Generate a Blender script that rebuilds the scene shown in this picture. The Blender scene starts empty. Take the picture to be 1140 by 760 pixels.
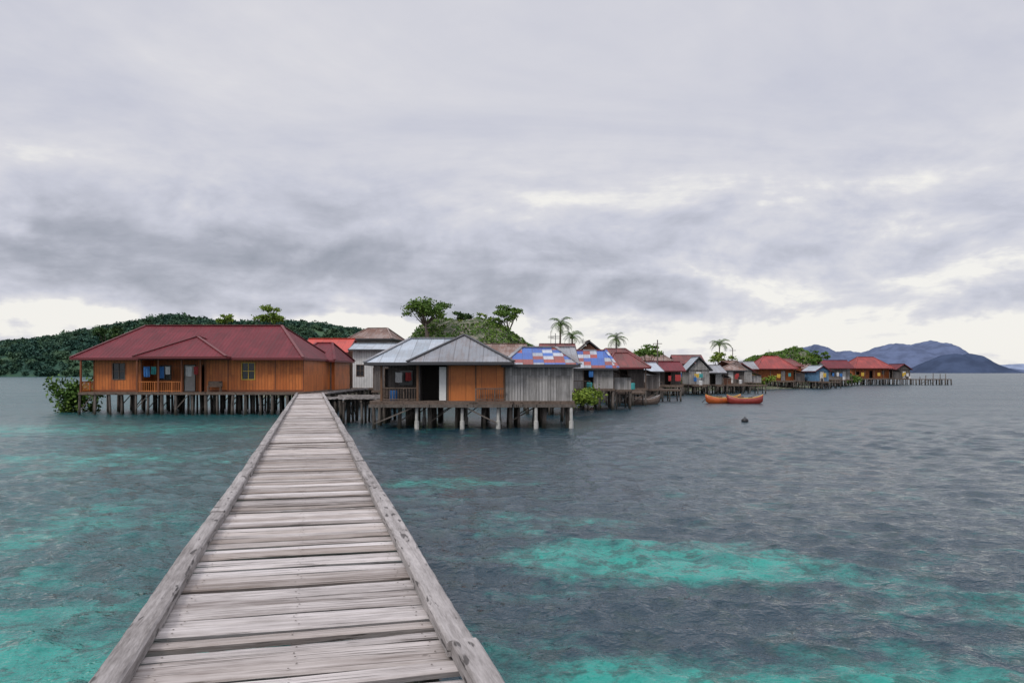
import bpy, math, random
import numpy as np
from mathutils import Vector, Matrix
random.seed(7); rng=np.random.default_rng(7)
R=random.uniform
scene=bpy.context.scene
scene.view_settings.view_transform='Standard'
scene.view_settings.look='None'
scene.view_settings.exposure=0
COL=scene.collection

# ------------------------------------------------------------------ node helpers
class G:
    def __init__(s,nt): s.nt=nt
    def link(s,a,sock):
        if isinstance(a,bpy.types.NodeSocket): s.nt.links.new(a,sock)
        elif a is not None:
            if isinstance(a,(tuple,list)) and len(a)==3 and len(sock.default_value)==4: a=(*a,1)
            sock.default_value=a
    def m(s,op,a,b=None,c=None,clamp=False):
        n=s.nt.nodes.new('ShaderNodeMath'); n.operation=op; n.use_clamp=clamp
        s.link(a,n.inputs[0]); s.link(b,n.inputs[1]); s.link(c,n.inputs[2]); return n.outputs[0]
    def v(s,op,a,b=None):
        n=s.nt.nodes.new('ShaderNodeVectorMath'); n.operation=op
        s.link(a,n.inputs[0]); s.link(b,n.inputs[1]); return n.outputs[0]
    def vlen(s,a):
        n=s.nt.nodes.new('ShaderNodeVectorMath'); n.operation='LENGTH'; s.link(a,n.inputs[0]); return n.outputs['Value']
    def comb(s,x=0.,y=0.,z=0.):
        n=s.nt.nodes.new('ShaderNodeCombineXYZ')
        s.link(x,n.inputs[0]);s.link(y,n.inputs[1]);s.link(z,n.inputs[2]); return n.outputs[0]
    def sep(s,a):
        n=s.nt.nodes.new('ShaderNodeSeparateXYZ'); s.link(a,n.inputs[0]); return n.outputs
    def noise(s,vec,scale=1.,detail=4.,rough=.55,dist=0.,color=False):
        n=s.nt.nodes.new('ShaderNodeTexNoise'); s.link(vec,n.inputs['Vector'])
        n.inputs['Scale'].default_value=scale;n.inputs['Detail'].default_value=detail
        n.inputs['Roughness'].default_value=rough;n.inputs['Distortion'].default_value=dist
        return n.outputs['Color' if color else 'Fac']
    def white(s,vec):
        n=s.nt.nodes.new('ShaderNodeTexWhiteNoise'); n.noise_dimensions='3D'; s.link(vec,n.inputs['Vector']); return n.outputs['Value']
    def mix(s,f,a,b,mode='MIX'):
        n=s.nt.nodes.new('ShaderNodeMix'); n.data_type='RGBA'; n.blend_type=mode
        s.link(f,n.inputs[0]); s.link(a,n.inputs[6]); s.link(b,n.inputs[7]); return n.outputs[2]
    def rng(s,x,a,b,c=0.,d=1.,smooth=True):
        n=s.nt.nodes.new('ShaderNodeMapRange'); n.interpolation_type='SMOOTHSTEP' if smooth else 'LINEAR'
        s.link(x,n.inputs[0]); n.inputs[1].default_value=a;n.inputs[2].default_value=b;n.inputs[3].default_value=c;n.inputs[4].default_value=d
        return n.outputs[0]
    def coord(s,k='Object'):
        n=s.nt.nodes.new('ShaderNodeTexCoord'); return n.outputs[k]
    def island(s):
        n=s.nt.nodes.new('ShaderNodeNewGeometry'); return n.outputs['Random Per Island']
    def bump(s,h,strength=.5,dist=.02,normal=None):
        n=s.nt.nodes.new('ShaderNodeBump'); n.inputs['Strength'].default_value=strength; n.inputs['Distance'].default_value=dist
        s.link(h,n.inputs['Height']); s.link(normal,n.inputs['Normal']); return n.outputs[0]
def newmat(name):
    m=bpy.data.materials.new(name); m.use_nodes=True
    g=G(m.node_tree); b=m.node_tree.nodes['Principled BSDF']; return m,g,b

def wood(name,dark,light,scale,bumpd=.006,contrast=1.,rough=.85,wet=False):
    m,g,b=newmat(name); isl=g.island(); c=g.coord()
    off=g.comb(g.m('MULTIPLY',isl,37.),g.m('MULTIPLY',isl,91.),g.m('MULTIPLY',isl,17.))
    p=g.v('ADD',g.v('MULTIPLY',c,scale),off)
    grain=g.noise(p,1.,5.,.65,.3)
    fine=g.noise(g.v('MULTIPLY',p,(2.,3.5,2.)),2.,3.,.7)
    blot=g.noise(g.v('ADD',c,off),1.6,3.,.6)
    f=g.m('ADD',g.m('MULTIPLY',g.rng(grain,.3,.7),.42),g.m('MULTIPLY',g.rng(fine,.3,.7),.28))
    f=g.m('ADD',f,g.m('MULTIPLY',g.rng(blot,.25,.75),.3))
    f=g.m('ADD',f,g.m('MULTIPLY',g.m('SUBTRACT',isl,.5),.75*contrast),clamp=True)
    col=g.mix(f,dark,light)
    crack=g.rng(g.noise(g.v('MULTIPLY',p,(.6,2.2,1.)),1.3,2.,.5),.61,.68)
    col=g.mix(g.m('MULTIPLY',crack,.75),col,tuple(x*.2 for x in dark))
    if contrast>.9:
        hue=g.white(g.comb(isl,isl,3.))
        col=g.mix(g.m('MULTIPLY',g.m('POWER',hue,2.),.45),col,(.24,.175,.125))
        kn=g.noise(g.v('ADD',g.v('MULTIPLY',c,(5.,9.,5.)),off),1.,1.,.5)
        col=g.mix(g.m('MULTIPLY',g.rng(kn,.74,.80),.6),col,(.07,.055,.045))
    if wet:
        z=g.sep(c)[2]; col=g.mix(g.rng(z,.1,.55,.85,0.),col,(.02,.022,.015))
    g.link(col,b.inputs['Base Color']); b.inputs['Roughness'].default_value=rough
    b.inputs['Specular IOR Level'].default_value=.25
    h=g.m('SUBTRACT',g.m('ADD',g.m('MULTIPLY',grain,.6),g.m('MULTIPLY',fine,.4)),crack)
    g.link(g.bump(h,1.,bumpd),b.inputs['Normal']); return m

def boards(name,c1,c2,pitch=.2,horizontal=False,seam=.07,rough=.6,dirt=.4,bd=.015):
    m,g,b=newmat(name); uv=g.sep(g.coord('UV')); a,c=(uv[1],uv[0]) if horizontal else (uv[0],uv[1])
    q=g.m('DIVIDE',a,pitch); idn=g.m('FLOOR',q); fr=g.m('FRACT',q)
    r=g.white(g.comb(idn,g.m('FLOOR',g.m('DIVIDE',c,3.1)),1.))
    st=g.noise(g.comb(g.m('MULTIPLY',a,14.),g.m('MULTIPLY',c,1.1),idn),1.,4.,.6)
    f=g.m('ADD',g.m('MULTIPLY',r,.6),g.m('MULTIPLY',g.rng(st,.3,.7),.45),clamp=True)
    col=g.mix(f,c1,c2)
    big=g.noise(g.coord(),.9,4.,.65)
    col=g.mix(g.m('MULTIPLY',g.rng(big,.45,.75),dirt),col,tuple(x*.3+.01 for x in c1))
    s=g.m('LESS_THAN',fr,seam); col=g.mix(g.m('MULTIPLY',s,.75),col,(.01,.008,.006))
    g.link(col,b.inputs['Base Color']); b.inputs['Roughness'].default_value=rough
    g.link(g.bump(g.m('SUBTRACT',g.m('MULTIPLY',st,.3),s),.7,bd),b.inputs['Normal']); return m

def metal(name,c1,c2,rust=(.13,.05,.025),rustamt=.4,pitch=.22,rough=.5,sheets=None,sw=.85,sl=1.5,spec=.4):
    m,g,b=newmat(name); uv=g.sep(g.coord('UV')); u,v=uv[0],uv[1]
    sh=g.comb(g.m('FLOOR',g.m('DIVIDE',u,sw)),g.m('FLOOR',g.m('DIVIDE',v,sl)),2.)
    r=g.white(sh)
    if sheets:
        n=g.nt.nodes.new('ShaderNodeValToRGB'); n.color_ramp.interpolation='CONSTANT'
        e=n.color_ramp.elements
        while len(e)<len(sheets): e.new(.5)
        for i,cc in enumerate(sheets): e[i].position=i/len(sheets); e[i].color=(*cc,1)
        g.link(r,n.inputs[0]); col=n.outputs[0]
    else: col=g.mix(r,c1,c2)
    st=g.noise(g.comb(g.m('MULTIPLY',u,5.),g.m('MULTIPLY',v,.7),r),1.,5.,.7)
    big=g.noise(g.coord(),.6,4.,.65)
    col=g.mix(g.m('MULTIPLY',g.rng(g.m('ADD',g.m('MULTIPLY',st,.5),g.m('MULTIPLY',big,.5)),.44,.60),rustamt),col,rust)
    col=g.mix(g.m('MULTIPLY',g.m('LESS_THAN',g.m('FRACT',g.m('DIVIDE',u,sw)),.06),.4),col,(.03,.025,.025))
    g.link(col,b.inputs['Base Color']); b.inputs['Roughness'].default_value=rough; b.inputs['Specular IOR Level'].default_value=spec
    w=g.m('SINE',g.m('MULTIPLY',u,2*math.pi/pitch))
    g.link(g.bump(w,.6,.014),b.inputs['Normal']); return m

def plain(name,c,rough=.6,var=.3,metallic=0.):
    m,g,b=newmat(name); n=g.noise(g.coord(),3.,4.,.6)
    g.link(g.mix(g.m('MULTIPLY',g.rng(n,.35,.7),var),c,tuple(x*.45 for x in c)),b.inputs['Base Color'])
    b.inputs['Roughness'].default_value=rough; b.inputs['Metallic'].default_value=metallic; return m

def foliage(name,c1,c2,c3,scale=.5):
    m,g,b=newmat(name); i=g.island(); n=g.noise(g.coord(),scale,3.,.65)
    col=g.mix(i,c1,c2); col=g.mix(g.rng(n,.40,.66),col,c3)
    g.link(col,b.inputs['Base Color']); b.inputs['Roughness'].default_value=.7
    b.inputs['Specular IOR Level'].default_value=.2
    return m

M={}
M['deck']=wood('deck_planks',(.17,.145,.135),(.62,.575,.56),(1.3,30.,30.))
M['beam']=wood('edge_timber',(.11,.098,.092),(.42,.39,.38),(22.,1.2,22.),contrast=.5)
M['post']=wood('post_wood',(.05,.042,.035),(.20,.17,.15),(12.,12.,1.),wet=True,contrast=.6)
M['frame']=wood('frame_wood',(.07,.05,.04),(.2,.15,.12),(6.,6.,6.),contrast=.5)
M['conc']=plain('pale_concrete',(.5,.49,.46),.8,.5)
M['orange']=boards('varnished_boards',(.38,.095,.018),(.62,.185,.04),.24,rough=.5,dirt=.45,seam=.09)
M['orange2']=boards('varnished_ply',(.40,.115,.025),(.56,.18,.04),.9,rough=.5,dirt=.45,seam=.02)
M['brown']=boards('brown_boards',(.16,.06,.03),(.26,.11,.06),.2)
M['grey']=boards('grey_boards',(.20,.19,.18),(.46,.44,.425),.16,rough=.85,dirt=.5)
M['greyh']=boards('grey_clapboard',(.17,.16,.15),(.34,.32,.31),.2,horizontal=True,rough=.85)
M['dark']=boards('dark_boards',(.07,.06,.055),(.17,.15,.14),.18,rough=.85)
M['white']=boards('whitewash_boards',(.55,.55,.54),(.70,.70,.69),.25,dirt=.35,rough=.7)
M['blueb']=boards('blue_boards',(.07,.17,.30),(.14,.27,.42),.25)
M['maroon']=metal('maroon_roof',(.115,.012,.018),(.145,.017,.025),rust=(.065,.010,.014),rustamt=.5,rough=.55,spec=.22,pitch=.3)
M['red']=metal('red_roof',(.22,.032,.028),(.33,.05,.042),rust=(.13,.03,.03),rustamt=.6,rough=.6)
M['redb']=metal('bright_red_roof',(.40,.04,.025),(.48,.055,.035),rust=(.25,.04,.03),rustamt=.3,rough=.5)
M['rustred']=metal('rusty_red_roof',(.11,.026,.028),(.20,.05,.047),rustamt=.6,rough=.65,rust=(.09,.05,.04))
M['rust']=metal('rusty_roof',(.13,.08,.065),(.27,.21,.19),rustamt=.75,rough=.7)
M['zinc']=metal('zinc_roof',(.27,.32,.37),(.40,.45,.51),rust=(.2,.17,.15),rustamt=.3,rough=.45)
M['zincd']=metal('dull_zinc_roof',(.17,.18,.20),(.27,.28,.305),rust=(.13,.09,.07),rustamt=.45,rough=.55)
M['check']=metal('patchwork_roof',None,None,rustamt=.3,rough=.55,sw=.62,sl=.85,sheets=[(.04,.10,.34),(.42,.45,.50),(.30,.06,.05),(.05,.13,.40),(.36,.40,.46),(.04,.11,.36),(.24,.06,.055),(.30,.33,.37)])
M['glass']=plain('window_glass',(.03,.035,.04),.12,.1)
M['doorw']=plain('white_paint',(.7,.7,.68),.5,.2)
M['fascia']=plain('maroon_fascia',(.13,.02,.022),.5)
M['fasciad']=plain('dark_fascia',(.05,.05,.055),.6)
M['inner']=plain('interior_shade',(.03,.025,.022),.9)  # near-black colour paints the shade of unlit rooms
M['yellow']=plain('yellow_paint',(.6,.4,.05),.5)
M['leaf']=foliage('leaf_mid',(.035,.085,.016),(.085,.16,.03),(.12,.19,.035))
M['leafb']=foliage('leaf_bright',(.12,.19,.025),(.22,.28,.04),(.10,.16,.025))
M['leafd']=foliage('leaf_dark',(.016,.045,.016),(.04,.085,.026),(.06,.105,.025))
M['leafhill']=foliage('leaf_hill',(.012,.046,.038),(.034,.088,.060),(.060,.112,.058),.05)  # blue hint in these greens is distance haze put into the colour
M['palm']=foliage('palm_leaf',(.04,.085,.02),(.10,.16,.035),(.07,.12,.025))
M['bark']=plain('bark',(.13,.10,.08),.9,.5)

# ------------------------------------------------------------------ mesh builder
class MB:
    def __init__(s): s.v=[];s.f=[]
    def add(s,vs,fs):
        o=len(s.v); s.v+=[tuple(p) for p in vs]; s.f+=[tuple(i+o for i in f) for f in fs]
    def box(s,x0,x1,y0,y1,z0,z1,M4=None):
        vs=[(x,y,z) for z in (z0,z1) for y in (y0,y1) for x in (x0,x1)]
        if M4 is not None: vs=[M4@Vector(p) for p in vs]
        s.add(vs,[(0,2,3,1),(4,5,7,6),(0,1,5,4),(2,6,7,3),(0,4,6,2),(1,3,7,5)])
    def bar(s,a,b,w,h=None):
        a=Vector(a);b=Vector(b);h=h or w;d=(b-a);L=d.length;d.normalize()
        up=Vector((0,0,1)) if abs(d.z)<.95 else Vector((0,1,0))
        r=d.cross(up).normalized();u=r.cross(d)
        vs=[p+r*i*w/2+u*j*h/2 for p in (a,b) for i,j in((-1,-1),(1,-1),(1,1),(-1,1))]
        s.add(vs,[(0,3,2,1),(4,5,6,7),(0,1,5,4),(1,2,6,5),(2,3,7,6),(3,0,4,7)])
    def tube(s,pts,rs,n=8):
        vs=[];k=len(pts)
        for i,p in enumerate(pts):
            p=Vector(p);d=(Vector(pts[min(i+1,k-1)])-Vector(pts[max(i-1,0)])).normalized()
            up=Vector((0,1,0)) if abs(d.y)<.9 else Vector((1,0,0))
            r=d.cross(up).normalized();u=r.cross(d)
            for j in range(n):
                t=2*math.pi*j/n; vs.append(p+(r*math.cos(t)+u*math.sin(t))*rs[i])
        fs=[(i*n+j,i*n+(j+1)%n,(i+1)*n+(j+1)%n,(i+1)*n+j) for i in range(k-1) for j in range(n)]
        fs+=[tuple(range(n-1,-1,-1)),tuple((k-1)*n+j for j in range(n))]
        s.add(vs,fs)
    def obj(s,name,mat,parent=None,uv=True,smooth=False):
        me=bpy.data.meshes.new(name); me.from_pydata(s.v,[],s.f); me.update()
        if uv and len(s.f): autouv(me)
        if mat: me.materials.append(mat)
        if smooth: me.polygons.foreach_set('use_smooth',[True]*len(me.polygons))
        o=bpy.data.objects.new(name,me); COL.objects.link(o)
        if parent: o.parent=parent
        return o
def autouv(me):
    nl=len(me.loops); vi=np.empty(nl,dtype=np.int32); me.loops.foreach_get('vertex_index',vi)
    co=np.empty(len(me.vertices)*3); me.vertices.foreach_get('co',co); co=co.reshape(-1,3)
    npo=len(me.polygons); nn=np.empty(npo*3); me.polygons.foreach_get('normal',nn); nn=nn.reshape(-1,3)
    lt=np.empty(npo,dtype=np.int32); me.polygons.foreach_get('loop_total',lt)
    nn=np.where(nn[:,2:3]<-.01,-nn,nn)
    h=np.hypot(nn[:,0],nn[:,1]); u=np.stack([-nn[:,1],nn[:,0],0*h],1)/np.maximum(h,1e-6)[:,None]
    flat=h<.2; u[flat]=(1,0,0); n2=nn.copy(); n2[flat]=(0,0,1)
    v=np.cross(n2,u); u=np.repeat(u,lt,0); v=np.repeat(v,lt,0); P=co[vi]
    uv=np.stack([(P*u).sum(1),(P*v).sum(1)],1)
    L=me.uv_layers.new(name='UVMap'); L.data.foreach_set('uv',uv.ravel())
def empty(name,loc=(0,0,0),rz=0.):
    e=bpy.data.objects.new(name,None); e.location=loc; e.rotation_euler=(0,0,rz); e.empty_display_size=.3; COL.objects.link(e); return e
def npmesh(name,V,F,mat,smooth=False,parent=None):
    V=np.asarray(V,dtype=np.float32);F=np.asarray(F,dtype=np.int32);k=F.shape[1]
    me=bpy.data.meshes.new(name); me.vertices.add(len(V)); me.vertices.foreach_set('co',V.ravel())
    me.loops.add(F.size); me.loops.foreach_set('vertex_index',F.ravel())
    me.polygons.add(len(F)); me.polygons.foreach_set('loop_start',np.arange(0,F.size,k,dtype=np.int32))
    me.polygons.foreach_set('loop_total',np.full(len(F),k,dtype=np.int32))
    me.update(calc_edges=True)
    if smooth: me.polygons.foreach_set('use_smooth',np.ones(len(F),dtype=bool))
    if mat: me.materials.append(mat)
    o=bpy.data.objects.new(name,me); COL.objects.link(o)
    if parent: o.parent=parent
    return o

# ------------------------------------------------------------------ foliage
def leafcloud(C,size,flat=.0):
    n=len(C); a=rng.normal(size=(n,3)); a[:,2]*=(1-flat); a/=np.linalg.norm(a,axis=1)[:,None]
    b=rng.normal(size=(n,3)); b-=(b*a).sum(1)[:,None]*a; b/=np.linalg.norm(b,axis=1)[:,None]
    s=size*rng.uniform(.6,1.3,n)[:,None]
    V=np.stack([C+a*s*.6,C+b*s*.35,C-a*s*.6,C-b*s*.35],1).reshape(-1,3)
    return V,np.arange(4*n).reshape(-1,4)
def tree(name,x,y,zb,zc,rx,rz,mat,leaf=.3,nclump=26,per=110,trunk=.22):
    e=empty(name,(x,y,0)); mb=MB(); top=zc-rz*.3
    base=Vector((0,0,zb)); fork=Vector((R(-.2,.2)*rx,0,zb+(top-zb)*.5))
    mb.tube([base,(base+fork)/2+Vector((.1,0,0)),fork],[trunk,trunk*.8,trunk*.65])
    cs=[]
    for i in range(nclump):
        t=R(0,2*math.pi);r=math.sqrt(R(.02,1)); c=Vector((math.cos(t)*r*rx*.85,math.sin(t)*r*rx*.85,zc+R(-.7,.8)*rz*math.sqrt(max(0.1,1-r*r*.7))))
        cs.append(c)
        if i%2==0:
            mid=fork.lerp(c,.5)+Vector((R(-.2,.2),R(-.2,.2),-.1)); mb.tube([fork,mid,c],[trunk*.45,trunk*.28,trunk*.1],5)
    mb.obj('trunk',M['bark'],e)
    P=[]
    for c in cs:
        k=R(.10,.22)*rx; P.append(np.array(c)+rng.normal(size=(per,3))*np.array([k,k,k*.5])*.75)
    V,F=leafcloud(np.concatenate(P),leaf); npmesh('crown',V,F,mat,parent=e); return e
def bush(name,x,y,z,rx,rz,mat,n=1800,leaf=.18):
    cl=rng.normal(size=(14,3))*np.array([rx*.5,rx*.4,rz*.4]); k=rng.integers(0,14,n)
    C=cl[k]+rng.normal(size=(n,3))*np.array([rx*.22,rx*.22,rz*.25]); C[:,2]=np.abs(C[:,2]+z)
    V,F=leafcloud(C,leaf); o=npmesh(name,V,F,mat); o.location=(x,y,0); return o
def palm(x,y,z0,z1,L=2.6,lean=.6,nf=17):
    e=empty('palm_tree',(x,y,0)); mb=MB(); pts=[(lean*(1-t)**2,0,z0+(z1-z0)*t) for t in [0,.25,.5,.75,1]]
    mb.tube(pts,[.22,.17,.15,.13,.12],8); mb.obj('trunk',M['bark'],e)
    V=[];F=[]
    for i in range(nf):
        a=i*2.399+R(-.2,.2); el=R(-.1,1.25); d=Vector((math.cos(a),math.sin(a),0)); l=L*R(.8,1.1)
        prev=Vector((0,0,z1)); ang=el; step=l/14; side=Vector((-d.y,d.x,0))
        for j in range(14):
            nx=prev+(d*math.cos(ang)+Vector((0,0,1))*math.sin(ang))*step; ang-=.11+.06*(j/14)
            w=.5*math.sin(math.pi*min(1,(j+1.5)/15.5))**.6*(L/2.6)
            for sg in(-1,1):
                for q in (0,.5):
                    p=prev.lerp(nx,q); tip=p+side*sg*w*R(.8,1.1)+(nx-prev)*1.6+Vector((0,0,-w*R(.35,.8)))
                    o=len(V); bwd=(nx-prev)*.32
                    V+=[tuple(p),tuple(p+bwd),tuple(tip+bwd*.3),tuple(tip)]; F.append((o,o+1,o+2,o+3))
            prev=nx
    npmesh('fronds',V,F,M['palm'],parent=e)
    mb=MB()
    for i in range(6):
        a=i*1.05; c=Vector((.22*math.cos(a),.22*math.sin(a),z1-.22)); mb.tube([c+Vector((0,0,-.13)),c+Vector((0,0,-.05)),c+Vector((0,0,.06)),c+Vector((0,0,.12))],[.04,.12,.12,.04],6)
    mb.obj('coconuts',M['leafb'],e)

# ------------------------------------------------------------------ house parts
def roof(e,x0,x1,y0,y1,ze,zr,kind,mat,ins=None,fascia=None,name='roof',wallmat=None,ov=.4,cap=None):
    mb=MB(); xm,ym=(x0+x1)/2,(y0+y1)/2; fm=fascia or M['fascia']
    E=[Vector((x0,y0,ze)),Vector((x1,y0,ze)),Vector((x1,y1,ze)),Vector((x0,y1,ze))]
    if kind in('hipx','gablex'):
        i=ins if kind=='hipx' else 0; i=(y1-y0)/2*.95 if i is None else i
        a=Vector((x0+i,ym,zr));b=Vector((x1-i,ym,zr))
        mb.add([E[0],E[1],b,a],[(0,1,2,3)]); mb.add([E[2],E[3],a,b],[(0,1,2,3)])
        if kind=='hipx': mb.add([E[3],E[0],a],[(0,1,2)]); mb.add([E[1],E[2],b],[(0,1,2)])
        ends=[(E[3],E[0],a),(E[1],E[2],b)]
    else:
        i=ins if kind=='hipy' else 0; i=(x1-x0)/2*.95 if i is None else i
        a=Vector((xm,y0+i,zr));b=Vector((xm,y1-i,zr))
        mb.add([E[1],E[2],b,a],[(0,1,2,3)]); mb.add([E[3],E[0],a,b],[(0,1,2,3)])
        if kind=='hipy': mb.add([E[0],E[1],a],[(0,1,2)]); mb.add([E[2],E[3],b],[(0,1,2)])
        ends=[(E[0],E[1],a),(E[2],E[3],b)]
    mb.obj(name,mat,e)
    fb=MB()
    if 'hip' in kind:
        for p,q in zip(E,E[1:]+E[:1]): fb.bar(p-Vector((0,0,.08)),q-Vector((0,0,.08)),.04,.17)
        hips=[(E[0],a),(E[3],a if kind=='hipx' else b),(E[1],b if kind=='hipx' else a),(E[2],b)]
    else:
        hips=[]
        for p,q,r in ends:
            fb.bar(p-Vector((0,0,.07)),r-Vector((0,0,.07)),.05,.16); fb.bar(r-Vector((0,0,.07)),q-Vector((0,0,.07)),.05,.16)
        pr=[(0,1),(2,3)] if kind=='gablex' else [(1,2),(3,0)]
        for p,q in pr: fb.bar(E[p]-Vector((0,0,.08)),E[q]-Vector((0,0,.08)),.04,.15)
        if wallmat:
            gw=MB()
            for p,q,r in ends:
                c=(p+q)/2; ax=(Vector((1,0,0)) if kind=='gablex' else Vector((0,1,0))); inw=ax*(ov if (c-Vector((xm,ym,ze))).dot(ax)<0 else -ov)
                k=1-2*ov/((q-p).length); gw.add([c+(p-c)*k+inw,c+(q-c)*k+inw,c+inw+(r-c)*k],[(0,1,2)])
            gw.obj('gable_wall',wallmat,e)
    fb.obj(name+'_fascia',fm,e)
    cb=MB(); up=Vector((0,0,.04))
    cb.bar(a+up,b+up,.28,.06)
    for p,q in hips: cb.bar(p+up,q+up,.22,.06)
    cb.obj(name+'_ridge_cap',cap or mat,e)

def wall(mb,x0,x1,y,z0,z1,ops=(),t=.1):
    cur=x0
    for (a,b,c,d,_) in sorted(ops):
        if a>cur: mb.box(cur,a,y,y+t,z0,z1)
        if c>z0+.02: mb.box(a,b,y,y+t,z0,c)
        if d<z1-.02: mb.box(a,b,y,y+t,d,z1)
        cur=b
    if cur<x1: mb.box(cur,x1,y,y+t,z0,z1)
def openings(e,ops,y,framemat=None):
    fm=MB();gl=MB();dr=MB();iv=MB()
    for(a,b,c,d,k) in ops:
        w=.06; yf=y-.03
        fm.box(a-w,a,yf,y+.05,c-w,d+w); fm.box(b,b+w,yf,y+.05,c-w,d+w); fm.box(a,b,yf,y+.05,d,d+w); fm.box(a,b,yf,y+.05,c-w,c)
        if k=='w':
            gl.box(a,b,y+.05,y+.07,c,d); m=(a+b)/2; fm.box(m-.025,m+.025,y+.0,y+.045,c,d); fm.box(a,m-.025,y+.0,y+.045,(c+d)/2-.02,(c+d)/2+.02);fm.box(m+.025,b,y+.0,y+.045,(c+d)/2-.02,(c+d)/2+.02)
        elif k=='d': dr.box(a,b,y+.04,y+.08,c,d); dr.box(a+.12,b-.12,y+.025,y+.04,c+.2,(c+d)/2-.1); dr.box(a+.12,b-.12,y+.025,y+.04,(c+d)/2+.05,d-.15)
        else: iv.box(a,b,y+.6,y+.62,c,d)  # near-black panel paints the room's shade behind the opening
    fm.obj('window_frames',framemat or M['frame'],e)
    if gl.f: gl.obj('window_glass',M['glass'],e)
    if dr.f: dr.obj('door',M['doorw'],e)
    if iv.f: iv.obj('interior_shade_panel',M['inner'],e)
def posts(e,x0,x1,y0,y1,zt,sx=1.5,sy=2.,r=.09,mat=None,brace=True,name='stilts'):
    mb=MB();nx=max(2,round((x1-x0)/sx)+1);ny=max(2,round((y1-y0)/sy)+1)
    for i in range(nx):
        for j in range(ny):
            x=x0+(x1-x0)*i/(nx-1)+R(-.12,.12);y=y0+(y1-y0)*j/(ny-1); l=R(-.14,.14)
            rr=r*R(.75,1.3); mb.tube([(x+l,y+R(-.1,.1),-1.5),(x+l*.4,y,zt*.5),(x,y,zt)],[rr*1.1,rr,rr*.95],7)
            if brace and R(0,1)<.22 and i<nx-1: mb.bar((x,y-.1,R(.2,.5)),(x+(x1-x0)/(nx-1),y-.1,zt-.1),.06)
    for j in range(ny):
        y=y0+(y1-y0)*j/(ny-1); mb.bar((x0-.2,y,zt-.08),(x1+.2,y,zt-.08),.1,.14)
    mb.obj(name,mat or M['post'],e)
def platform(e,x0,x1,y0,y1,z,mat=None,name='floor'):
    mb=MB(); mb.box(x0,x1,y0,y1,z-.06,z)
    mb.box(x0-.02,x1+.02,y0-.05,y0,z-.2,z-.003); mb.box(x0-.05,x0,y0,y1,z-.2,z-.003); mb.box(x1,x1+.05,y0,y1,z-.2,z-.003)
    mb.obj(name,mat or M['frame'],e)
def railing(e,a,b,z,h=.85,step=.16,mat=None,name='railing'):
    mb=MB();a=Vector(a);b=Vector(b);L=(b-a).length;n=max(2,int(L/step))
    for k in(h,h*.12): mb.bar((a.x,a.y,z+k),(b.x,b.y,z+k),.06,.06)
    for i in range(n+1):
        p=a.lerp(b,i/n); mb.bar((p.x,p.y,z),(p.x,p.y,z+h),.035 if i%8 else .08)
    mb.obj(name,mat or M['frame'],e)
def cloth(e,x,y,ztop,w,h,mat,name='laundry'):
    n=9;V=[];F=[]
    for j in range(5):
        for i in range(n):
            t=i/(n-1); V.append((x+w*t+R(-.01,.01),y+.04*math.sin(t*14+x*3)*(j/4+.2),ztop-h*j/4-(.03*math.sin(t*3.1))))
    for j in range(4):
        for i in range(n-1): o=j*n+i; F.append((o,o+1,o+n+1,o+n))
    mb=MB();mb.add(V,F); mb.obj(name,mat,e)
bl=plain('blue_cloth',(.04,.16,.42),.9);wh=plain('pale_cloth',(.6,.6,.6),.9);rd=plain('red_cloth',(.4,.05,.05),.9);gr=plain('teal_cloth',(.05,.3,.3),.9)

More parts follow.
